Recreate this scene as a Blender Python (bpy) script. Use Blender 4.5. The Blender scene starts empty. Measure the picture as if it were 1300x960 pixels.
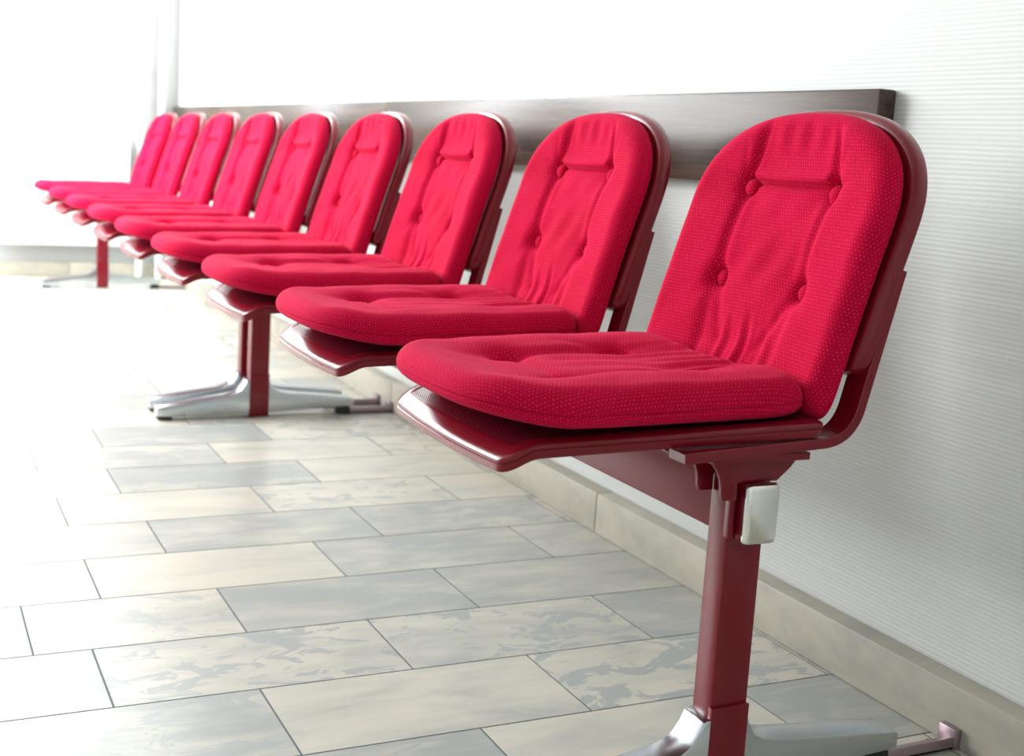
import bpy, bmesh, math, random
from math import sin, cos, pi, exp, sqrt
from mathutils import Vector, Matrix
random.seed(4)
SC = bpy.context.scene
COL = SC.collection

# ------------------------------------------------------------------ helpers
def link(o, parent=None):
    COL.objects.link(o)
    if parent is not None:
        o.parent = parent
    return o

def mesh_obj(name, verts, faces, mat, parent=None, smooth=True, uvs=None, angle=40):
    me = bpy.data.meshes.new(name)
    me.from_pydata([tuple(v) for v in verts], [], faces)
    me.update()
    if uvs is not None:
        ul = me.uv_layers.new(name='UVMap')
        for lp in me.loops:
            ul.data[lp.index].uv = uvs[lp.vertex_index]
    me.materials.append(mat)
    bm = bmesh.new(); bm.from_mesh(me)
    bmesh.ops.recalc_face_normals(bm, faces=bm.faces)
    if smooth:
        for f in bm.faces: f.smooth = True
        for e in bm.edges:
            if len(e.link_faces) == 2 and e.calc_face_angle(0) > math.radians(angle):
                e.smooth = False
    bm.to_mesh(me); bm.free()
    return link(bpy.data.objects.new(name, me), parent)

class MB:
    """collects shapes of ONE part"""
    def __init__(s): s.v = []; s.f = []
    def add(s, v, f):
        b = len(s.v); s.v += [Vector(p) for p in v]; s.f += [tuple(i + b for i in q) for q in f]
    def box(s, lo, hi, bev=0.0, seg=2):
        bm = bmesh.new(); bmesh.ops.create_cube(bm, size=1)
        for v in bm.verts:
            for k in range(3):
                v.co[k] = (lo[k] + hi[k]) / 2 + v.co[k] * (hi[k] - lo[k])
        if bev > 0:
            bmesh.ops.bevel(bm, geom=bm.edges[:], offset=bev, segments=seg, affect='EDGES', profile=.5)
        bm.verts.index_update()
        s.add([v.co.copy() for v in bm.verts], [[v.index for v in f.verts] for f in bm.faces]); bm.free()
    def prism(s, poly, y0, y1, bev=0.0):
        """poly in (x, z), extruded along y"""
        bm = bmesh.new()
        a = [bm.verts.new((x, y0, z)) for x, z in poly]
        f = bm.faces.new(a)
        r = bmesh.ops.extrude_face_region(bm, geom=[f])
        for g in r['geom']:
            if isinstance(g, bmesh.types.BMVert): g.co.y = y1
        bmesh.ops.recalc_face_normals(bm, faces=bm.faces)
        if bev > 0:
            es = [e for e in bm.edges if e.calc_face_angle(0) > .5]
            bmesh.ops.bevel(bm, geom=es, offset=bev, segments=2, affect='EDGES', profile=.5)
        bm.verts.index_update()
        s.add([v.co.copy() for v in bm.verts], [[v.index for v in f.verts] for f in bm.faces]); bm.free()
    def cyl(s, p0, p1, r, n=24, r1=None):
        p0 = Vector(p0); p1 = Vector(p1); d = (p1 - p0).normalized()
        u = d.orthogonal().normalized(); w = d.cross(u); r1 = r if r1 is None else r1
        v = []
        for p, q in ((p0, r), (p1, r1)):
            for i in range(n):
                a = 2 * pi * i / n; v.append(p + (u * cos(a) + w * sin(a)) * q)
        f = [(i, (i + 1) % n, n + (i + 1) % n, n + i) for i in range(n)]
        f += [tuple(range(n))[::-1], tuple(range(n, 2 * n))]
        s.add(v, f)
    def build(s, name, mat, parent=None, smooth=True, angle=40):
        return mesh_obj(name, s.v, s.f, mat, parent, smooth, None, angle)

def tag(o, label=None, cat=None, group=None, kind=None):
    if label: o['label'] = label
    if cat: o['category'] = cat
    if group: o['group'] = group
    if kind: o['kind'] = kind
    return o

def empty(name, loc):
    o = bpy.data.objects.new(name, None); o.empty_display_size = .05
    o.location = loc
    return link(o)

def dup(root, loc):
    r = root.copy(); COL.objects.link(r); r.location = loc
    for ch in list(root.children):
        c = ch.copy(); COL.objects.link(c); c.parent = r
        for g in list(ch.children):
            d = g.copy(); COL.objects.link(d); d.parent = c
    return r

def smst(a, b, x):
    t = min(1, max(0, (x - a) / (b - a))); return t * t * (3 - 2 * t)

# ------------------------------------------------------------------ materials
class NT:
    def __init__(s, name):
        s.m = bpy.data.materials.new(name); s.m.use_nodes = True
        s.t = s.m.node_tree; s.b = s.t.nodes['Principled BSDF']; s.out = s.t.nodes['Material Output']
    def n(s, typ, **kw):
        nd = s.t.nodes.new(typ)
        for k, v in kw.items(): setattr(nd, k, v)
        return nd
    def l(s, a, b): s.t.links.new(a, b)
    def math(s, op, a, b=None, c=None):
        nd = s.n('ShaderNodeMath', operation=op)
        for i, q in enumerate((a, b, c)):
            if q is None: continue
            if isinstance(q, (int, float)): nd.inputs[i].default_value = q
            else: s.l(q, nd.inputs[i])
        return nd.outputs[0]
    def noise(s, vec, scale, detail=3, rough=.5, dist=0):
        nd = s.n('ShaderNodeTexNoise'); nd.inputs['Scale'].default_value = scale
        nd.inputs['Detail'].default_value = detail; nd.inputs['Roughness'].default_value = rough
        nd.inputs['Distortion'].default_value = dist
        if vec is not None: s.l(vec, nd.inputs['Vector'])
        return nd.outputs['Fac']
    def ramp(s, fac, stops, interp='LINEAR'):
        nd = s.n('ShaderNodeValToRGB'); cr = nd.color_ramp; cr.interpolation = interp
        while len(cr.elements) < len(stops): cr.elements.new(.5)
        for e, (p, c) in zip(cr.elements, stops):
            e.position = p; e.color = tuple(c) + (1,)
        s.l(fac, nd.inputs[0]); return nd.outputs[0]
    def mix(s, fac, a, b):
        nd = s.n('ShaderNodeMix', data_type='RGBA')
        for q, i in ((fac, 0), (a, 6), (b, 7)):
            if isinstance(q, (int, float)): nd.inputs[i].default_value = q
            elif isinstance(q, tuple): nd.inputs[i].default_value = tuple(q) + (1,)
            else: s.l(q, nd.inputs[i])
        return nd.outputs[2]
    def bump(s, h, strength=.3, dist=.002):
        nd = s.n('ShaderNodeBump'); nd.inputs['Strength'].default_value = strength
        nd.inputs['Distance'].default_value = dist; s.l(h, nd.inputs['Height'])
        s.l(nd.outputs[0], s.b.inputs['Normal'])
    def mapping(s, vec, scale=(1, 1, 1), loc=(0, 0, 0)):
        nd = s.n('ShaderNodeMapping'); nd.inputs['Scale'].default_value = scale; nd.inputs['Location'].default_value = loc
        s.l(vec, nd.inputs[0]); return nd.outputs[0]
    def obj(s): return s.n('ShaderNodeTexCoord').outputs['Object']
    def uv(s): return s.n('ShaderNodeTexCoord').outputs['UV']
    def set(s, **kw):
        for k, v in kw.items():
            s.b.inputs[k.replace('_', ' ')].default_value = v
    def stagger(s, vec, pitch):
        """distance to the nearest point of a staggered dot lattice, in metres"""
        sp = s.n('ShaderNodeSeparateXYZ'); s.l(vec, sp.inputs[0])
        res = None
        for off in (0, .5):
            dx = s.math('MULTIPLY', s.math('SUBTRACT', s.math('FRACT', s.math('ADD', s.math('DIVIDE', sp.outputs[0], pitch), off + 100)), .5), pitch)
            ph = pitch * 1.732
            dy = s.math('MULTIPLY', s.math('SUBTRACT', s.math('FRACT', s.math('ADD', s.math('DIVIDE', sp.outputs[1], ph), off + 100)), .5), ph)
            d = s.math('SQRT', s.math('ADD', s.math('MULTIPLY', dx, dx), s.math('MULTIPLY', dy, dy)))
            res = d if res is None else s.math('MINIMUM', res, d)
        return res

def fabric_mat():
    k = NT('red_woven_fabric'); uv = k.uv()
    d = k.stagger(uv, .0050)
    spot = k.math('SUBTRACT', 1, k.math('SMOOTH_MIN', 1, k.math('DIVIDE', d, .0010), .1))
    spot = k.math('MAXIMUM', spot, 0)
    vary = k.noise(uv, 160, 1)
    spot = k.math('MULTIPLY', spot, k.math('MULTIPLY', k.math('SUBTRACT', vary, .28), 2.2))
    spot = k.math('MAXIMUM', k.math('MINIMUM', spot, 1), 0)
    cloud = k.noise(uv, 9, 3)
    base = k.ramp(cloud, [(.3, (.52, .0015, .040)), (.7, (.61, .003, .058))])
    fine = k.noise(uv, 900, 2)
    base2 = k.mix(k.math('MULTIPLY', fine, .45), base, (.30, .001, .012))
    colr = k.mix(k.math('MULTIPLY', spot, .45), base2, (.60, .30, .27))
    k.l(colr, k.b.inputs['Base Color'])
    k.set(Roughness=.9, Sheen_Weight=.10, Sheen_Roughness=.4, Specular_IOR_Level=.05)
    k.b.inputs['Sheen Tint'].default_value = (1, .25, .45, 1)
    h = k.math('ADD', k.math('MULTIPLY', fine, .5), k.math('MULTIPLY', d, 160))
    k.bump(h, .35, .0006)
    return k.m

def paint_mat(name, colr, rough=.22):
    k = NT(name); o = k.obj()
    n = k.noise(o, 14, 4)
    k.l(k.ramp(n, [(.3, tuple(c * .88 for c in colr)), (.7, colr)]), k.b.inputs['Base Color'])
    k.l(k.math('ADD', k.math('MULTIPLY', k.noise(o, 40, 3), .12), rough - .06), k.b.inputs['Roughness'])
    k.set(Specular_IOR_Level=.34, Coat_Weight=.05, Coat_Roughness=.08)
    k.bump(k.noise(o, 55, 2), .06, .001)
    return k.m

def perforated_mat(through=True):
    k = NT('perforated_red_sheet'); uv = k.uv()
    d = k.stagger(uv, .0034)
    hole = k.math('LESS_THAN', d, .00095)
    k.b.inputs['Base Color'].default_value = (.16, .006, .018, 1)
    k.set(Roughness=.3, Specular_IOR_Level=.5, Coat_Weight=.4)
    if not through:
        k.l(k.mix(hole, (.16, .006, .018), (.004, .002, .003)), k.b.inputs['Base Color'])
        k.l(k.math('SUBTRACT', .5, k.math('MULTIPLY', hole, .5)), k.b.inputs['Specular IOR Level'])
        k.l(k.math('SUBTRACT', .4, k.math('MULTIPLY', hole, .4)), k.b.inputs['Coat Weight'])
        k.bump(k.math('MINIMUM', d, .0012), .6, .3)
        return k.m
    tr = k.n('ShaderNodeBsdfTransparent'); mx = k.n('ShaderNodeMixShader')
    k.l(hole, mx.inputs[0]); k.l(k.b.outputs[0], mx.inputs[1]); k.l(tr.outputs[0], mx.inputs[2])
    k.l(mx.outputs[0], k.out.inputs[0])
    return k.m

def metal_mat(name, colr, rough, metal=1.0, scr=60):
    k = NT(name); o = k.obj()
    n = k.noise(o, scr, 3)
    k.l(k.ramp(n, [(.3, tuple(c * .95 for c in colr)), (.7, colr)]), k.b.inputs['Base Color'])
    k.l(k.math('ADD', k.math('MULTIPLY', n, .06), rough - .03), k.b.inputs['Roughness'])
    k.set(Metallic=metal)
    return k.m

def plain(name, colr, rough=.5, **kw):
    k = NT(name); o = k.obj()
    k.l(k.ramp(k.noise(o, 12, 3), [(.3, tuple(c * .93 for c in colr)), (.7, colr)]), k.b.inputs['Base Color'])
    k.set(Roughness=rough, **kw)
    return k.m

def wall_mat():
    k = NT('ribbed_white_wallpaper'); o = k.obj()
    n1 = k.noise(k.mapping(o, (3, 3, 26)), 1.0, 2)
    sp = k.n('ShaderNodeSeparateXYZ'); k.l(o, sp.inputs[0])
    z = k.math('ADD', k.math('MULTIPLY', sp.outputs[2], 2 * pi / .0068), k.math('MULTIPLY', n1, 5.5))
    w = k.math('ADD', k.math('MULTIPLY', k.math('SINE', z), .5), .5)
    amp = k.noise(k.mapping(o, (2.2, 2.2, 60)), 1.0, 2)
    h = k.math('MULTIPLY', w, amp)
    fine = k.noise(k.mapping(o, (40, 40, 500)), 1.0, 2)
    hh = k.math('ADD', h, k.math('MULTIPLY', fine, .25))
    cl = k.ramp(hh, [(.1, (.685, .72, .70)), (.75, (.775, .80, .775))])
    k.l(cl, k.b.inputs['Base Color']); k.set(Roughness=.75, Specular_IOR_Level=.25)
    k.bump(hh, .32, .0018)
    return k.m

def tile_mat():
    k = NT('mottled_stone_tile')
    geo = k.n('ShaderNodeNewGeometry'); att = k.n('ShaderNodeAttribute', attribute_name='tile')
    sp = k.n('ShaderNodeSeparateColor'); k.l(att.outputs['Color'], sp.inputs[0])
    off = k.n('ShaderNodeVectorMath', operation='SCALE'); k.l(att.outputs['Color'], off.inputs[0]); off.inputs['Scale'].default_value = 37
    add = k.n('ShaderNodeVectorMath', operation='ADD'); k.l(geo.outputs['Position'], add.inputs[0]); k.l(off.outputs[0], add.inputs[1])
    v = add.outputs[0]
    n1 = k.noise(k.mapping(v, (5, 12, 5)), 1, 4, .55, .6)
    n2 = k.noise(k.mapping(v, (11, 19, 9)), 1, 5, .6, 1.1)
    n3 = k.noise(k.mapping(v, (9, 48, 9)), 1, 4, .6, .4)
    tone = k.math('ADD', k.math('MULTIPLY', n1, .75), k.math('MULTIPLY', k.math('SUBTRACT', sp.outputs[0], .5), .34))
    tone = k.math('ADD', tone, k.math('MULTIPLY', k.math('SUBTRACT', n3, .5), .28))
    base = k.ramp(tone, [(.18, (.40, .425, .405)), (.36, (.56, .555, .49)), (.54, (.67, .64, .55))])
    # sharp-edged lichen-like patches, on some tiles only
    edge = k.ramp(n2, [(.535, (0, 0, 0)), (.56, (1, 1, 1))])
    on = k.ramp(sp.outputs[1], [(.42, (0, 0, 0)), (.6, (1, 1, 1))])
    bw = k.n('ShaderNodeRGBToBW'); k.l(edge, bw.inputs[0]); bw2 = k.n('ShaderNodeRGBToBW'); k.l(on, bw2.inputs[0])
    pf = k.math('MULTIPLY', k.math('MULTIPLY', bw.outputs[0], bw2.outputs[0]), .9)
    c2 = k.mix(pf, base, (.40, .435, .425))
    k.l(c2, k.b.inputs['Base Color'])
    k.l(k.math('ADD', .24, k.math('MULTIPLY', n2, .16)), k.b.inputs['Roughness'])
    k.set(Specular_IOR_Level=.5)
    k.bump(k.math('ADD', n3, k.math('MULTIPLY', n2, .6)), .05, .002)
    return k.m

def skirting_mat():
    k = NT('stone_skirting'); o = k.obj()
    n1 = k.noise(k.mapping(o, (6, 5, 14)), 1, 5, .6, .5)
    n2 = k.noise(o, 30, 4)
    k.l(k.ramp(k.math('ADD', k.math('MULTIPLY', n1, .8), k.math('MULTIPLY', n2, .2)),
               [(.3, (.36, .36, .32)), (.5, (.50, .47, .39)), (.7, (.56, .53, .44))]), k.b.inputs['Base Color'])
    k.set(Roughness=.42); k.bump(n2, .1, .002)
    return k.m

def wood_mat():
    k = NT('dark_varnished_wood'); o = k.obj()
    n1 = k.noise(k.mapping(o, (20, 1.6, 22)), 1, 4, .6, 1.4)
    n2 = k.noise(k.mapping(o, (60, 10, 260)), 1, 3)
    t = k.math('ADD', k.math('MULTIPLY', n1, .7), k.math('MULTIPLY', n2, .3))
    k.l(k.ramp(t, [(.32, (.020, .013, .010)), (.5, (.058, .036, .025)), (.68, (.105, .062, .039))]), k.b.inputs['Base Color'])
    k.set(Roughness=.27, Specular_IOR_Level=.26)
    k.bump(n2, .08, .001)
    return k.m

FAB = fabric_mat()
RED = paint_mat('maroon_gloss_paint', (.185, .0035, .013))
PERF = perforated_mat()
PERF_SEAT = perforated_mat(False)
ALU = metal_mat('polished_aluminium', (.56, .60, .63), .25, 1.0, 50)
CHROME = metal_mat('chromed_cap', (.80, .80, .76), .16, 1.0, 90)
RUB = plain('black_rubber', (.015, .017, .017), .6)
BUT = FAB
WHITE = plain('white_enamel', (.86, .87, .86), .3)
ZINC = metal_mat('zinc_bar', (.42, .33, .36), .3, .8, 40)
WALL = wall_mat()
FARW = plain('white_plaster', (.66, .67, .67), .6)
TILE = tile_mat()
GROUT = plain('grout', (.13, .155, .165), .8)
SKIRT = skirting_mat()
WOOD = wood_mat()

# ------------------------------------------------------------------ setting
WX = .02            # wall plane
YF = 5.285          # far wall plane
R0, TW, TL = .3909, .2065, .413
known = {6: [-.61], 5: [-.879, -.4447], 4: [-1.0087, -.6064], 3: [-.8634, -.4468], 2: [-1.0066, -.590],
         1: [-1.1288, -.819, -.4259], 0: [-1.048, -.6245], -1: [-.44], -2: [-.61]}
def build_floor():
    verts = []; faces = []; cols = []; mi = []
    X0, X1, Y1 = -5.0, WX, YF
    g = .0014; bz = .0010
    def quad(a, b, c, d, colr, m):
        n = len(verts); verts.extend([a, b, c, d]); faces.append((n, n + 1, n + 2, n + 3)); cols.append(colr); mi.append(m)
    for k in range(-14, 27):
        y0 = R0 + (k - 1) * TW; y1 = y0 + TW
        if y0 > Y1: break
        y1 = min(y1, Y1)
        js = sorted(known.get(k, [-.607 if k % 2 == 0 else -.4445]))
        while js[0] - TL > X0: js.insert(0, js[0] - TL)
        while js[-1] + TL < X1: js.append(js[-1] + TL)
        js = [X0] + js + [X1]
        for a, b in zip(js[:-1], js[1:]):
            c = (random.random(), random.random(), random.random())
            xa, xb, ya, yb = a + g, b - g, y0 + g, y1 - g
            i = .0003
            T = [(xa + i, ya + i, 0), (xb - i, ya + i, 0), (xb - i, yb - i, 0), (xa + i, yb - i, 0)]
            O = [(xa, ya, -bz), (xb, ya, -bz), (xb, yb, -bz), (xa, yb, -bz)]
            quad(*T, c, 0)
            for q in range(4):
                r = (q + 1) % 4
                quad(O[q], O[r], T[r], T[q], c, 0)
    z = -.0006
    ylo = R0 - 15 * TW
    quad((X0, ylo, z), (X1, ylo, z), (X1, Y1, z), (X0, Y1, z), (0, 0, 0), 1)
    zb = -.06
    quad((X0, ylo, zb), (X0, Y1, zb), (X1, Y1, zb), (X1, ylo, zb), (0, 0, 0), 1)
    me = bpy.data.meshes.new('floor'); me.from_pydata(verts, [], faces)
    me.materials.append(TILE); me.materials.append(GROUT)
    at = me.color_attributes.new('tile', 'FLOAT_COLOR', 'CORNER')
    for p in me.polygons:
        p.material_index = mi[p.index]
        for li in p.loop_indices: at.data[li].color = cols[p.index] + (1,)
    me.update()
    tag(link(bpy.data.objects.new('floor', me)), kind='structure')
build_floor()

def struct(name, mb, mat, smooth=False):
    return tag(mb.build(name, mat, None, smooth), kind='structure')
m = MB(); m.box((WX, -2.7, -.06), (WX + .12, YF + .12, 2.7)); struct('wall_right', m, WALL)
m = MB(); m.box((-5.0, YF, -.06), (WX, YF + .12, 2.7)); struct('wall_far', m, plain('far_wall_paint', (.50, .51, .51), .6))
m = MB(); m.box((-5.0, -2.7, 2.7), (WX + .12, YF + .12, 2.82)); struct('ceiling', m, FARW)
m = MB(); m.box((-5.0, -2.82, -.06), (WX + .12, -2.7, 2.82)); struct('wall_back', m, FARW)

def slabs(m, axis, a0, a1, joints, c0, c1, z1):
    js = [a0] + sorted(j for j in joints if a0 < j < a1) + [a1]
    for p, q in zip(js[:-1], js[1:]):
        lo, hi = p + .0012, q - .0012
        if axis == 'y': m.box((c0, lo, 0), (c1, hi, z1), .003)
        else: m.box((lo, c0, 0), (hi, c1, z1), .003)
m = MB(); slabs(m, 'y', -2.7, 5.255, [.722 + 1.2 * i for i in range(-3, 5)], -.0205, WX, .083)
struct('baseboard_right', m, SKIRT, True)
m = MB(); slabs(m, 'x', -5.0, -.022, [-.506 - .62 * i for i in range(-1, 8)], 5.262, YF, .075)
struct('baseboard_far', m, SKIRT, True)

# three lengths of dark wooden rail on the wall
for (a, b, lab) in ((.0134, 2.1017, 'dark varnished wooden wall rail, nearest length with the exposed end grain'),
                    (2.1041, 4.2156, 'dark varnished wooden wall rail, middle length of the three, bright with sheen'),
                    (4.2180, 5.262, 'dark varnished wooden wall rail, farthest short length beside the white pipes')):
    m = MB(); m.box((-.012, a, .7276), (WX, b, .882), .004)
    tag(m.build('wall_rail', WOOD), lab, 'wall rail', 'wooden rails along the wall')

# white heating pipes and the panel radiator on the far wall
for px, lab in ((-.172, 'white vertical heating pipe, left of the two near the far corner'),
                (-.073, 'white vertical heating pipe, right of the two, beside the end of the wooden rail')):
    root = empty('heating_pipe', (px, 5.232, 0)); tag(root, lab, 'pipe', 'white pipes in the far corner')
    m = MB(); m.cyl((0, 0, 0), (0, 0, 2.7), .0165, 28); m.build('pipe', WHITE, root)
    for z in (1.05, 2.2):
        m = MB(); m.cyl((0, .012, z), (0, .053, z), .006, 12); m.cyl((0, 0, z - .012), (0, 0, z + .012), .0195, 28)
        m.build('pipe_clip', WHITE, root)
root = empty('panel_radiator', (-.52, 5.23, .165)); tag(root, 'white panel radiator on the far wall beyond the last chairs', 'radiator')
m = MB(); m.box((-.4, -.035, 0), (.29, -.012, .535), .006)
for i in range(18): m.box((-.375 + i * .0375, -.040, .03), (-.352 + i * .0375, -.030, .505), .004)
m.build('front_panel', WHITE, root)
m = MB(); m.box((-.395, -.012, .515), (.285, .030, .535), .002); m.build('top_grille', WHITE, root)
for x in (-.3, .2):
    m = MB(); m.box((x - .015, -.012, .1), (x + .015, .055, .42), .002)
    m.build('wall_bracket', WHITE, root)
# ------------------------------------------------------------------ chair
RX = -.5     # world X of every chair's base point; local x = world X - RX
PITCH = .55
Y1C = -.130

def polar_outline(fn, cx, cy, n):
    """radius of the implicit outline fn(x, y) <= 1 around (cx, cy) for n directions"""
    out = []
    for i in range(n):
        a = 2 * pi * i / n; lo, hi = 0, 1.0
        for _ in range(40):
            mid = (lo + hi) / 2
            if fn(cx + mid * cos(a), cy + mid * sin(a)) <= 1: lo = mid
            else: hi = mid
        out.append(lo)
    return out

def pillow(fn, cx, cy, hfun, thick, place, n=220, rings=46, seamh=.42, roll=.03):
    """one closed cushion: outline fn, top relief hfun(x, y, d), place(x, y, h) -> point"""
    R = polar_outline(fn, cx, cy, n)
    V = []; F = []; UV = []
    rs = [1 - (1 - (i / rings)) ** 1.7 for i in range(1, rings + 1)]
    def edge(d):
        d = min(d, roll); return sqrt(max(0, 1 - ((roll - d) / roll) ** 2))
    hs = thick * seamh
    # top
    V.append(place(cx, cy, hs + (thick - hs) + hfun(cx, cy, 1))); UV.append((cx, cy))
    acc = [0.0] * n; lastp = [place(cx, cy, thick)] * n
    def arc(i, p):
        acc[i] += (p - lastp[i]).length; lastp[i] = p
        a = 2 * pi * i / n; return (cx + acc[i] * cos(a), cy + acc[i] * sin(a))
    for r in rs:
        for i in range(n):
            a = 2 * pi * i / n; rr = R[i] * r
            x, y = cx + rr * cos(a), cy + rr * sin(a); d = R[i] - rr
            h = hs + (thick - hs) * edge(d) + hfun(x, y, d) * smst(0, .03, d)
            V.append(place(x, y, h)); UV.append(arc(i, place(x, y, hs + (thick - hs) * edge(d))))
    def idx(k, i): return 1 + k * n + i % n
    for i in range(n): F.append((0, idx(0, i), idx(0, i + 1)))
    for k in range(rings - 1):
        for i in range(n): F.append((idx(k, i), idx(k + 1, i), idx(k + 1, i + 1), idx(k, i + 1)))
    # seam groove then underside
    base = len(V); last = rings - 1
    under = [(-.0022, .0, .0018), (-.0005, -.0016, .0), (0.0, -.0030, 0)]
    lv = []
    steps = [(.0020, -.0008), (.0004, -.0022)] + [(roll * .9 * (1 - cos(t * pi / 2 / 6)), -.0022 - (hs - .0022) * sin(t * pi / 2 / 6)) for t in range(1, 7)]
    for (dd, dz) in steps:
        st = len(V)
        for i in range(n):
            a = 2 * pi * i / n; rr = R[i] - dd
            x, y = cx + rr * cos(a), cy + rr * sin(a)
            V.append(place(x, y, hs + dz)); UV.append(arc(i, V[-1]))
        lv.append(st)
    prev = [idx(last, i) for i in range(n)]
    for st in lv:
        cur = [st + i for i in range(n)]
        for i in range(n): F.append((prev[i], cur[i], cur[(i + 1) % n], prev[(i + 1) % n]))
        prev = cur
    c = len(V); V.append(place(cx, cy, 0)); UV.append((cx, cy))
    for i in range(n): F.append((prev[i], c, prev[(i + 1) % n]))
    return V, F, UV

def seg_d(x, y, ax, ay, bx, by):
    dx, dy = bx - ax, by - ay; L2 = dx * dx + dy * dy
    t = max(0, min(1, ((x - ax) * dx + (y - ay) * dy) / L2))
    return math.hypot(x - ax - t * dx, y - ay - t * dy), t

def lump(x, y, s, ph=0):
    return (sin(x * s + ph + 1.7 * sin(y * s * .7 + ph)) + sin(y * s * 1.3 - ph + 1.3 * sin(x * s * .6))) * .5

# ---- backrest profile: X of the panel's front face against height
def bx_front(z):
    pts = [(.44, -.322), (.5295, -.2985), (.60, -.2775), (.653, -.2610), (.7075, -.2430), (.753, -.2300), (.79, -.2225), (.84, -.2170)]
    if z <= pts[0][0]:
        return pts[0][1] + (z - pts[0][0]) * .34
    for (z0, x0), (z1, x1) in zip(pts[:-1], pts[1:]):
        if z <= z1: break
    # smooth it a little by averaging the piecewise line
    return x0 + (z - z0) / (z1 - z0) * (x1 - x0)
def bxs(z):
    return sum(bx_front(z + o * .012) for o in (-2, -1, 0, 1, 2)) / 5
def back_place(y, z, h):
    """h outwards (towards the sitter) from the front face of the backrest sheet"""
    s = (bxs(z + .004) - bxs(z - .004)) / .008
    nv = Vector((-1, 0, s)).normalized()
    bow = .38 * y * y
    return Vector((bxs(z) - RX - bow, y, z)) + nv * h

def arch_out(a, zb, z1, zt, nt=2.35, nb=9):
    def fn(y, z):
        if z >= z1: return (abs(y) / a) ** nt + ((z - z1) / (zt - z1)) ** nt
        return (abs(y) / a) ** nb + ((z1 - z) / (z1 - zb)) ** nb
    return fn

BBUT = [(.086, .723), (-.086, .723), (.086, .602), (-.086, .602)]
def back_relief(y, z, d):
    ay = abs(y); h = 0
    # side bolsters stand proud of the centre panel
    h += -.0062 * (1 - smst(.058, .098, ay)) * smst(.49, .53, z)
    for sg in (1, -1):
        dd, t = seg_d(y, z, sg * .086, .723, sg * .087, .602); h += -.0058 * exp(-(dd / .0085) ** 2)
        dd, t = seg_d(y, z, sg * .087, .602, sg * .076, .49); h += -.0050 * exp(-(dd / .011) ** 2) * (1 - .5 * t)
        dd, t = seg_d(y, z, sg * .086, .731, sg * .070, .817); h += -.0098 * exp(-(dd / .0075) ** 2) * (1 - .55 * t)
        dd, t = seg_d(y, z, sg * .092, .733, sg * .104, .795); h += -.0032 * exp(-(dd / .006) ** 2) * (1 - t)
        dd, t = seg_d(y, z, sg * .088, .729, sg * .132, .738); h += -.0045 * exp(-(dd / .005) ** 2) * (1 - t)
        dd, t = seg_d(y, z, sg * .088, .600, sg * .120, .560); h += -.0026 * exp(-(dd / .010) ** 2) * (1 - t)
        dd, t = seg_d(y, z, sg * .080, .598, sg * .044, .525); h += -.0042 * exp(-(dd / .007) ** 2) * (1 - .4 * t)
    # sharp horizontal fold between the two upper buttons, the head panel overhanging it
    if ay < .086:
        zc = .7300 - .004 * cos(y / .086 * pi / 2)
        u = z - zc; w = smst(.086, .074, ay)
        h += w * (.0062 * exp(-((u - .009) / .010) ** 2) - .0095 * exp(-(u / .0042) ** 2) - .0025 * exp(-((u + .010) / .010) ** 2))
        # gathered folds near the top and at the bottom
        tp = smst(.752, .80, z); h += w * tp * .0011 * sin(y * 2 * pi / .037 + 1.1)
    lo = smst(.60, .535, z) * smst(.098, .075, ay)
    ph = y + .006 * sin(z * 38 + 1)
    lo *= smst(.59, .50, z)
    h += lo * (.0026 * sin(ph * 2 * pi / .031 + .7) + .0014 * sin(ph * 2 * pi / .0187 + 2.1)) * (.6 + .4 * sin(y * 41 + 2))
    mid = smst(.56, .62, z) * smst(.735, .69, z) * smst(.09, .06, ay)
    h += mid * .0011 * sin((y + .30 * (z - .66) + .004 * sin(z * 60)) * 2 * pi / .058 + .6) * sin(z * 31 + 1)
    for by, bz in BBUT:
        r = math.hypot(y - by, z - bz)
        h += -.0125 * exp(-(r / .0155) ** 2) - .0035 * exp(-(r / .034) ** 2)
    return h + .0009 * lump(y, z, 62, 1.0)

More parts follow.
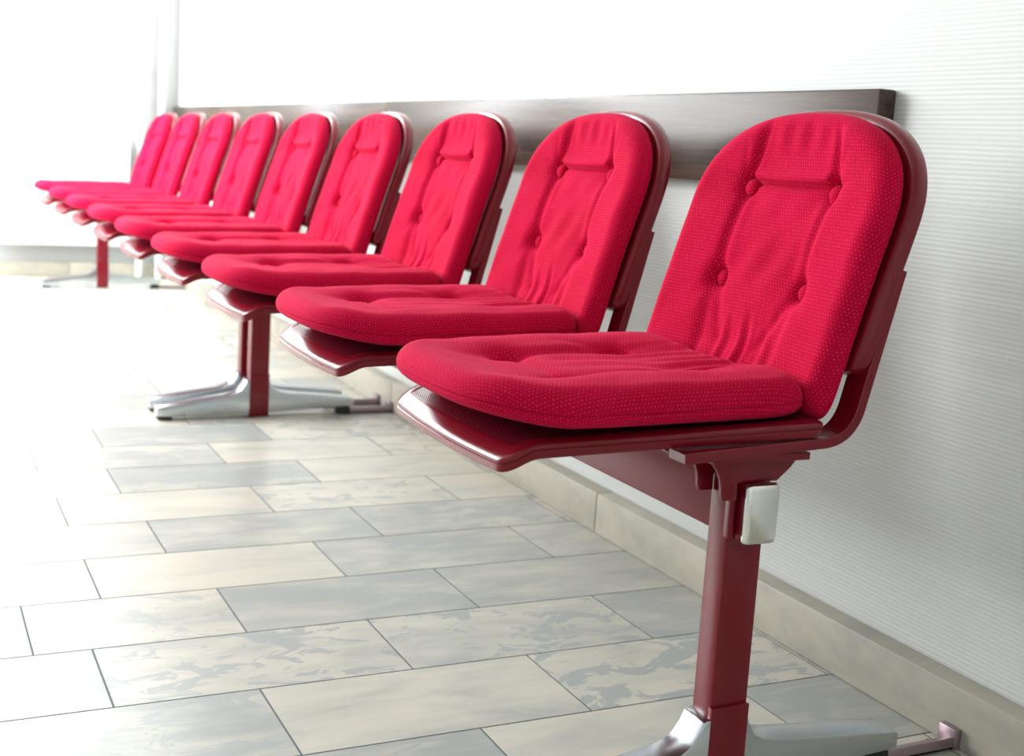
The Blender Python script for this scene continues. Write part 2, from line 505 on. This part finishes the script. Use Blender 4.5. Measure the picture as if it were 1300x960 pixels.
# seat cushion, coordinates (x, y)
SCX = -.567 - RX
def seat_fn(x, y):
    dx = x - SCX
    bowf = .010 * (1 - min(1, abs(y) / .2) ** 2)
    if dx < 0: return (abs(dx) / (.188 + bowf)) ** 3.6 + (abs(y) / (.195 + .03 * dx)) ** 3.6
    return (abs(dx) / .219) ** 9 + (abs(y) / .195) ** 9
SBUT = [(-.622 - RX, .076), (-.622 - RX, -.076), (-.465 - RX, .076), (-.465 - RX, -.076)]
def seat_relief(x, y, d):
    ay = abs(y); h = 0; X = x + RX
    h += -.0065 * (1 - smst(.045, .10, ay)) * smst(-.73, -.66, X)
    h += .004 * exp(-((ay - .135) / .035) ** 2)
    for sg in (1, -1):
        dd, t = seg_d(x, y, -.622 - RX, sg * .076, -.465 - RX, sg * .076); h += -.0062 * exp(-(dd / .013) ** 2)
        dd, t = seg_d(x, y, -.465 - RX, sg * .076, -.385 - RX, sg * .07); h += -.0045 * exp(-(dd / .012) ** 2)
        dd, t = seg_d(x, y, -.622 - RX, sg * .076, -.715 - RX, sg * .085); h += -.0040 * exp(-(dd / .015) ** 2) * (1 - t)
        dd, t = seg_d(x, y, -.465 - RX, sg * .076, -.425 - RX, sg * .135); h += -.0030 * exp(-(dd / .010) ** 2) * (1 - t)
        dd, t = seg_d(x, y, -.465 - RX, sg * .076, -.55 - RX, sg * .125); h += -.0034 * exp(-(dd / .010) ** 2) * (1 - t)
    dd, t = seg_d(x, y, -.622 - RX, -.076, -.622 - RX, .076); h += -.0035 * exp(-(dd / .012) ** 2)
    lo = smst(-.50, -.43, X) * smst(.10, .07, ay)
    h += lo * .0018 * sin(y * 2 * pi / .034 + .4)
    h += smst(-.62, -.56, X) * smst(.09, .05, ay) * .0010 * sin((y + .15 * X) * 2 * pi / .047)
    for bx, by in SBUT:
        r = math.hypot(x - bx, y - by)
        h += -.0120 * exp(-(r / .017) ** 2) - .0055 * exp(-(r / .038) ** 2)
    return h + .0009 * lump(x, y, 55, 2.0)
ZSEAT0 = .4715
def seat_z0(x):
    X = x + RX
    return ZSEAT0 + .020 * (X + .56) + .0110 * smst(-.655, -.76, X)
def seat_place(x, y, h):
    return Vector((x, y, seat_z0(x) + h * (1 - .13 * smst(-.60, -.75, x + RX))))

def button_mesh(place_c, nrm, r=.0112, hh=.0085):
    """a covered button: domed disc with a tucked rim"""
    nrm = nrm.normalized(); u = nrm.orthogonal().normalized(); w = nrm.cross(u)
    prof = [(0, 1), (.25, .985), (.5, .90), (.72, .74), (.88, .50), (.98, .18), (1.0, -.05), (.93, -.32), (.7, -.5), (0, -.5)]
    V = []; F = []; UV = []; n = 28
    for k, (a, b) in enumerate(prof):
        if a == 0: V.append(place_c + nrm * b * hh); UV.append((0, 0)); continue
        for i in range(n):
            t = 2 * pi * i / n
            V.append(place_c + (u * cos(t) + w * sin(t)) * a * r + nrm * b * hh); UV.append((a * r * cos(t), a * r * sin(t)))
    for i in range(n): F.append((0, 1 + i, 1 + (i + 1) % n))
    for k in range(len(prof) - 3):
        for i in range(n):
            a = 1 + k * n
            F.append((a + i, a + n + i, a + n + (i + 1) % n, a + (i + 1) % n))
    l = len(V) - 1; a = 1 + (len(prof) - 3) * n
    for i in range(n): F.append((a + i, l, a + (i + 1) % n))
    return V, F, UV

def sweep(loop, prof, closed_prof=True):
    """loop: list of (centre, inward, normal); prof: (a, b) offsets along inward / normal"""
    V = []; F = []; n = len(loop); k = len(prof)
    for c, inn, nn in loop:
        for a, b in prof: V.append(c + inn * a + nn * b)
    for i in range(n):
        j = (i + 1) % n
        for q in range(k if closed_prof else k - 1):
            r = (q + 1) % k
            F.append((i * k + q, j * k + q, j * k + r, i * k + r))
    return V, F

def make_chair():
    root = empty('waiting_chair', (RX, Y1C, 0))
    # --- seat: pressed frame with rolled front lip
    def pan_top(x):                       # height of the frame's top at local x
        X = x + RX
        base = .4755 + .0535 * (X + .35)
        return base - .0170 * smst(-.694, -.744, X)
    def seat_out(half_f, half_r, xf, xb, bow, rf, rr, n=48):
        pts = []
        def corner(cx, cy, r, a0, a1, m=8):
            for i in range(m + 1):
                a = a0 + (a1 - a0) * i / m; pts.append((cx + r * cos(a), cy + r * sin(a)))
        corner(xb - rr, half_r - rr, rr, 0, pi / 2)
        for i in range(1, n):                                    # far side going to the front
            t = i / n; pts.append((xb - rr + (xf + rf - xb + rr) * t, half_r + (half_f - half_r) * t))
        corner(xf + rf, half_f - rf, rf, pi / 2, pi)
        for i in range(1, n):
            t = i / n; pts.append((xf, (half_f - rf) * (1 - 2 * t)))
        corner(xf + rf, -half_f + rf, rf, pi, 1.5 * pi)
        for i in range(1, n):
            t = i / n; pts.append((xf + rf + (xb - rr - xf - rf) * t, -half_f - (half_r - half_f) * t))
        corner(xb - rr, -half_r + rr, rr, 1.5 * pi, 2 * pi)
        for i in range(1, n):
            t = i / n; pts.append((xb, (half_r - rr) * (2 * t - 1)))
        out = []
        for x, y in pts:
            w = smst(.15, -.26, x)
            out.append((x - bow * w * (1 - (y / half_f) ** 2), y))
        return out
    XF, XB = -.733 - RX, -.345 - RX
    out = seat_out(.1690, .2070, XF, XB, .007, .022, .014)
    loop = []; n = len(out)
    for i in range(n):
        p0 = Vector((*out[i - 1], 0)); p1 = Vector((*out[(i + 1) % n], 0)); t = (p1 - p0).normalized()
        inn = Vector((-t.y, t.x, 0))
        x, y = out[i]
        loop.append((Vector((x, y, pan_top(x))), inn, Vector((0, 0, 1))))
    prof = [(.0205, -.0008), (.0185, .0), (.0150, .0002), (.010, -.0002), (.0055, -.0010), (.0024, -.0020), (.0006, -.0036), (0, -.0050), (.0002, -.0072), (.0011, -.0077), (.0011, -.0083), (0, -.0088), (.0, -.0165), (.0012, -.0182), (.004, -.0188), (.0075, -.0180), (.0085, -.016), (.0085, -.006), (.012, -.003), (.0205, -.003)]
    V, F = sweep(loop, prof)
    kk = len(prof)
    for q, v in enumerate(V):
        b0, i0, _ = loop[q // kk]; a, b = prof[q % kk]; v.z += pan_top(v.x) - b0.z
        v.z -= max(0, i0.x) ** 2 * .0012 * max(0, 1 - a / .025) ** 1.6 * max(0, min(1, (b + .0165) / .0110))
    mesh_obj('seat_frame', V, F, RED, root)
    # perforated sheet inside the frame
    inn = [(c + i2 * .0188) for c, i2, _ in loop]
    V = []; F = []; UV = []; K = 14
    cxx = sum(p.x for p in inn) / n
    for k in range(K + 1):
        r = 1 - k / K * .999
        for p in inn:
            x = cxx + (p.x - cxx) * r; y = p.y * r
            e = min(1, k / 3)
            V.append((x, y, pan_top(x) - .0008 - .0035 * (1 - r ** 2))); UV.append((x, y))
    for k in range(K):
        for i in range(n):
            F.append((k * n + i, k * n + (i + 1) % n, (k + 1) * n + (i + 1) % n, (k + 1) * n + i))
    mesh_obj('seat_panel', V, F, PERF_SEAT, root, True, UV)
    # --- seat cushion
    V, F, UV = pillow(seat_fn, SCX, 0, seat_relief, .0455, seat_place, n=280, rings=76, seamh=.42, roll=.027)
    cu = mesh_obj('seat_cushion', V, F, FAB, root, True, UV, 70)
    for bx, by in SBUT:
        h = (.0455 + seat_relief(bx, by, 1)) * (1 - .13 * smst(-.60, -.75, bx + RX)) + .0040
        V, F, UV = button_mesh(Vector((bx, by, seat_z0(bx) + h)), Vector((0, 0, 1)))
        mesh_obj('button', V, F, BUT, cu, True, UV)
    # --- backrest frame: rounded rim around a perforated sheet
    fo = arch_out(.2075, .5245, .70, .8375, 2.4, 14)
    N = 150; cz = .68; R = polar_outline(fo, 0, cz, N)
    pts = [(R[i] * cos(2 * pi * i / N), cz + R[i] * sin(2 * pi * i / N)) for i in range(N)]
    prof = [(.030, .0005), (.020, .0012), (.012, .0018), (.007, .0012), (.003, -.001), (.0006, -.0045), (0, -.009), (0, -.0175), (.0010, -.0195), (.0035, -.0203), (.006, -.0195), (.0065, -.016), (.0065, -.006), (.012, -.0022), (.030, -.0018)]
    V = []; F = []; k = len(prof)
    for i in range(N):
        p0, p1 = pts[i - 1], pts[(i + 1) % N]
        ty, tz = p1[0] - p0[0], p1[1] - p0[1]; L = math.hypot(ty, tz); iy, iz = -tz / L, ty / L
        for a, b in prof: V.append(back_place(pts[i][0] + iy * a, pts[i][1] + iz * a, b))
    for i in range(N):
        j = (i + 1) % N
        for q in range(k):
            r = (q + 1) % k; F.append((i * k + q, j * k + q, j * k + r, i * k + r))
    mesh_obj('backrest_frame', V, F, RED, root)
    V = []; F = []; UV = []; K = 16
    for q in range(K + 1):
        r = 1 - q / K * .999
        for i in range(N):
            y = (pts[i][0]) * (1 - .027 / R[i]) * r; z = cz + (pts[i][1] - cz) * (1 - .027 / R[i]) * r
            V.append(back_place(y, z, -.0006)); UV.append((y, z))
    for q in range(K):
        for i in range(N): F.append((q * N + i, q * N + (i + 1) % N, (q + 1) * N + (i + 1) % N, (q + 1) * N + i))
    mesh_obj('backrest_panel', V, F, PERF, root, True, UV)
    # --- backrest cushion
    fc = arch_out(.1975, .464, .69, .8295, 2.45, 15)
    T = .038; OFF = .002
    V, F, UV = pillow(fc, 0, .655, back_relief, T, lambda y, z, h: back_place(y, z, h + OFF), n=320, rings=96, seamh=.30, roll=.030)
    cu = mesh_obj('backrest_cushion', V, F, FAB, root, True, UV, 70)
    for by, bz in BBUT:
        h = T + OFF + back_relief(by, bz, 1) + .0065
        c = back_place(by, bz, h); nn = back_place(by, bz, h + .01) - c
        V, F, UV = button_mesh(c, nn, .0135, .0110)
        mesh_obj('button', V, F, BUT, cu, True, UV)
    # --- L-shaped side brackets carrying seat and back
    def strip(sy):
        p = []
        a = Vector((-.535 - RX, .4388)); b = Vector((-.306 - RX, .4505)); c = Vector((-.2560 - RX, .6500))
        d1 = (b - a).normalized(); d2 = (c - b).normalized(); rr = .040
        s, e = b - d1 * rr, b + d2 * rr
        ptsc = [a + (s - a) * t / 6 for t in range(6)]
        ptsc += [s * (1 - t) ** 2 + b * 2 * t * (1 - t) + e * t * t for t in [i / 12 for i in range(13)]]
        ptsc += [e + (c - e) * t / 6 for t in range(1, 7)]
        w = .0062; poly_o = []; poly_i = []
        for i, q in enumerate(ptsc):
            q0 = ptsc[max(0, i - 1)]; q1 = ptsc[min(len(ptsc) - 1, i + 1)]; t = (q1 - q0).normalized()
            nn = Vector((t.y, -t.x)); poly_o.append(q + nn * w); poly_i.append(q - nn * w)
        V = []; F = []; y0, y1 = (sy * .2055, sy * .171)
        bev = .0012
        for i in range(len(ptsc)):
            o, n2 = poly_o[i], poly_i[i]
            V += [(o.x, y0, o.y), (n2.x, y0, n2.y), (n2.x, y1, n2.y), (o.x, y1, o.y)]
        for i in range(len(ptsc) - 1):
            for q in range(4):
                r = (q + 1) % 4; F.append((i * 4 + q, i * 4 + r, i * 4 + 4 + r, i * 4 + 4 + q))
        F.append((0, 1, 2, 3)); b4 = (len(ptsc) - 1) * 4; F.append((b4 + 3, b4 + 2, b4 + 1, b4))
        o = mesh_obj('side_bracket', V, F, RED, root, True, None, 35)
        md = o.modifiers.new('bevel', 'BEVEL'); md.width = bev; md.segments = 2; md.limit_method = 'ANGLE'
    strip(-1); strip(1)
    # --- flared mounts clamping the chair onto the beam
    def mount(yc):
        m = MB()
        prof = [(-.4915, .4315), (-.359, .4315), (-.3585, .4215), (-.366, .413), (-.3835, .3985), (-.4385, .3985), (-.4385, .3785), (-.4575, .3785)]
        for i in range(0, 9):
            t = i / 8; a = pi * .5 * t
            prof.append((-.4600 - .030 * (1 - cos(a)), .386 + .041 * sin(a)))
        poly = [(x - RX, z) for x, z in prof]
        for s in (-1, 1): m.prism(poly, yc + s * .024 - .003, yc + s * .024 + .003, .0008)
        e = yc + (.052 if yc > 0 else -.052); f = yc - (.027 if yc > 0 else -.027)
        m.box((-.492 - RX, min(e, f), .4285), (-.359 - RX, max(e, f), .4372), .0008)
        m.build('beam_mount', RED, root)
    mount(-.146); mount(.146)
    return root

chair = make_chair()
names = [
 'red padded waiting chair nearest the viewer, above the front post with the silver end cap',
 'second red padded waiting chair from the viewer, beside the nearest one',
 'third red padded waiting chair from the viewer, hiding the top of the middle posts',
 'fourth red padded waiting chair from the viewer, last seat before the paired middle posts',
 'fifth red padded waiting chair from the viewer, the middle one of the nine',
 'sixth red padded waiting chair from the viewer, fourth from the far wall',
 'seventh red padded waiting chair from the viewer, third from the far wall',
 'eighth red padded waiting chair from the viewer, next to the last one',
 'farthest red padded waiting chair, last in the row by the white pipes']
for i, lab in enumerate(names):
    o = chair if i == 0 else dup(chair, (RX, Y1C + i * PITCH, 0))
    tag(o, lab, 'chair', 'red padded chairs in a row along the wall')

# ------------------------------------------------------------------ bench frames
def bench(y_posts, y_ends, label, anchors):
    root = empty('bench_frame', (-.411, y_posts[0], 0)); tag(root, label, 'bench frame', 'maroon beam frames under the chairs')
    ox, oy = -.411, y_posts[0]
    m = MB(); m.box((-.4285 - ox, y_ends[0] - oy, .3275), (-.387 - ox, y_ends[1] - oy, .397), .003)
    m.build('beam', RED, root)
    for ye, sg in ((y_ends[0], -1), (y_ends[1], 1)):
        m = MB(); a, b = sorted((ye - oy, ye - oy + sg * .012))
        m.box((-.4305 - ox, a, .3255), (-.3835 - ox, b, .3985), .0065, 4)
        c = m.build('end_cap', CHROME, root); c['label'] = 'silver end cap of the beam'
    for yp in y_posts:
        y0 = yp - oy; y1 = y0 + .038
        m = MB(); m.box((-.437 - ox, y0, .004), (-.385 - ox, y1, .3980), .0022)
        m.box((-.4415 - ox, y0 - .0085, .331), (-.4335 - ox, y0 + .002, .4045), .0012)       # clamp cheek left of the beam
        m.build('post', RED, root)
        # cast foot: two tapering arms meeting the post with a fillet
        prof = [(-.6835, .012), (-.6835, .0335), (-.680, .036), (-.60, .0475), (-.50, .0625), (-.475, .068), (-.461, .078), (-.452, .091), (-.4465, .1035), (-.4365, .106),
                (-.3855, .1055), (-.380, .094), (-.371, .079), (-.355, .0705), (-.33, .0655), (-.22, .0555), (-.143, .0475), (-.1395, .045), (-.1395, .0265), (-.145, .0245),
                (-.28, .0185), (-.38, .0125), (-.43, .0095), (-.55, .0085), (-.648, .0085)]
        m = MB(); m.prism([(x - ox, z) for x, z in prof], y0 - .0035, y1 + .0035, .0022)
        # lengthwise flute on the upper faces, as cast
        ft = m.build('foot', ALU, root); ft['label'] = 'polished aluminium foot'
        m = MB(); m.prism([(-.437 - ox - .0008, .0035), (-.385 - ox + .0008, .0035), (-.385 - ox + .0008, .12), (-.437 - ox - .0008, .12)], y0 - .0042, y0 + .004, .0006)
        m.build('post_sleeve', RED, root)
        for xa in (-.679, -.185):
            m = MB(); m.box((xa - ox, y0 + .001, 0), (xa + .037 - ox, y1 - .001, .0205 if xa > -.3 else .0125), .002)
            m.build('rubber_pad', RUB, ft)
        # bar tying the rear of the foot back to the wall
        m = MB(); m.box((-.150 - ox, y0 + .004, .003), (-.024 - ox, y0 + .009, .019), .001)
        m.box((-.150 - ox, y0 + .004, .003), (-.024 - ox, y1 - .006, .007), .001)
        m.box((-.033 - ox, y0 + .002, .003), (-.0212 - ox, y1 - .004, .030), .002)
        m.cyl((-.06 - ox, (y0 + y1) / 2, .007), (-.06 - ox, (y0 + y1) / 2, .013), .006, 12)
        w = m.build('wall_tie', ZINC, root); w['label'] = 'grey metal tie to the wall'
    return root
bench((-.288, 1.900), (-.302, 1.950), 'maroon beam frame with posts and aluminium feet carrying the four nearest chairs', None)
bench((2.008, 4.795), (1.990, 4.86), 'maroon beam frame with posts and aluminium feet carrying the five far chairs', None)

# ------------------------------------------------------------------ camera
F_PX, PITCHA, YAW, ROLL = 1621.46, -.146989, .456575, .063198
fw = Vector((sin(YAW) * cos(PITCHA), cos(YAW) * cos(PITCHA), sin(PITCHA)))
r = Vector((cos(YAW), -sin(YAW), 0)); u = r.cross(fw)
r2 = r * cos(ROLL) + u * sin(ROLL); u2 = u * cos(ROLL) - r * sin(ROLL)
cam = bpy.data.cameras.new('camera'); co = link(bpy.data.objects.new('camera', cam))
M = Matrix((r2, u2, -fw)).transposed().to_4x4(); M.translation = Vector((-1.306915, -1.462738, .755366))
co.matrix_world = M
cam.sensor_fit = 'HORIZONTAL'; cam.sensor_width = 36; cam.lens = F_PX / 1300 * 36
cam.shift_y = -45 / 1300; cam.clip_start = .02
cam.dof.use_dof = True; cam.dof.focus_distance = 1.62; cam.dof.aperture_fstop = 6.0
SC.camera = co

# ------------------------------------------------------------------ light
def area(name, loc, target, sx, sy, power, colr=(1, 1, 1)):
    L = bpy.data.lights.new(name, 'AREA'); L.shape = 'RECTANGLE'; L.size = sx; L.size_y = sy
    L.energy = power; L.color = colr
    o = link(bpy.data.objects.new(name, L)); o.location = loc
    d = Vector(target) - Vector(loc); o.rotation_euler = d.to_track_quat('-Z', 'Y').to_euler()
    return o
area('far_window_light', (-1.23, 5.2, 1.55), (-1.13, 0, .6), .66, 2.2, 46, (.90, .95, 1))
area('side_window_light', (-3.1, 3.7, 1.7), (-.5, 3.1, .2), 2.6, 2.0, 285, (.97, .99, 1))
area('lip_highlight_light', (-1.6, 5.2, 2.3), (-1.3, 0, .9), 2.8, .7, 85, (.94, .97, 1))  # added high lamp, no real window; whitens the seat lips and rim tops
area('overhead_fill_light', (-1.5, 4.2, 2.66), (-1.5, 4.2, 0), 1.4, 1.6, 30, (1, 1, 1))  # added overhead lamp with no fitting behind it, for highlights at the far end
w = bpy.data.worlds.new('world'); SC.world = w; w.use_nodes = True
bg = w.node_tree.nodes['Background']; bg.inputs[0].default_value = (.93, .97, 1, 1); bg.inputs[1].default_value = .62

SC.view_settings.view_transform = 'Standard'; SC.view_settings.look = 'None'
SC.view_settings.exposure = 0; SC.view_settings.gamma = 1
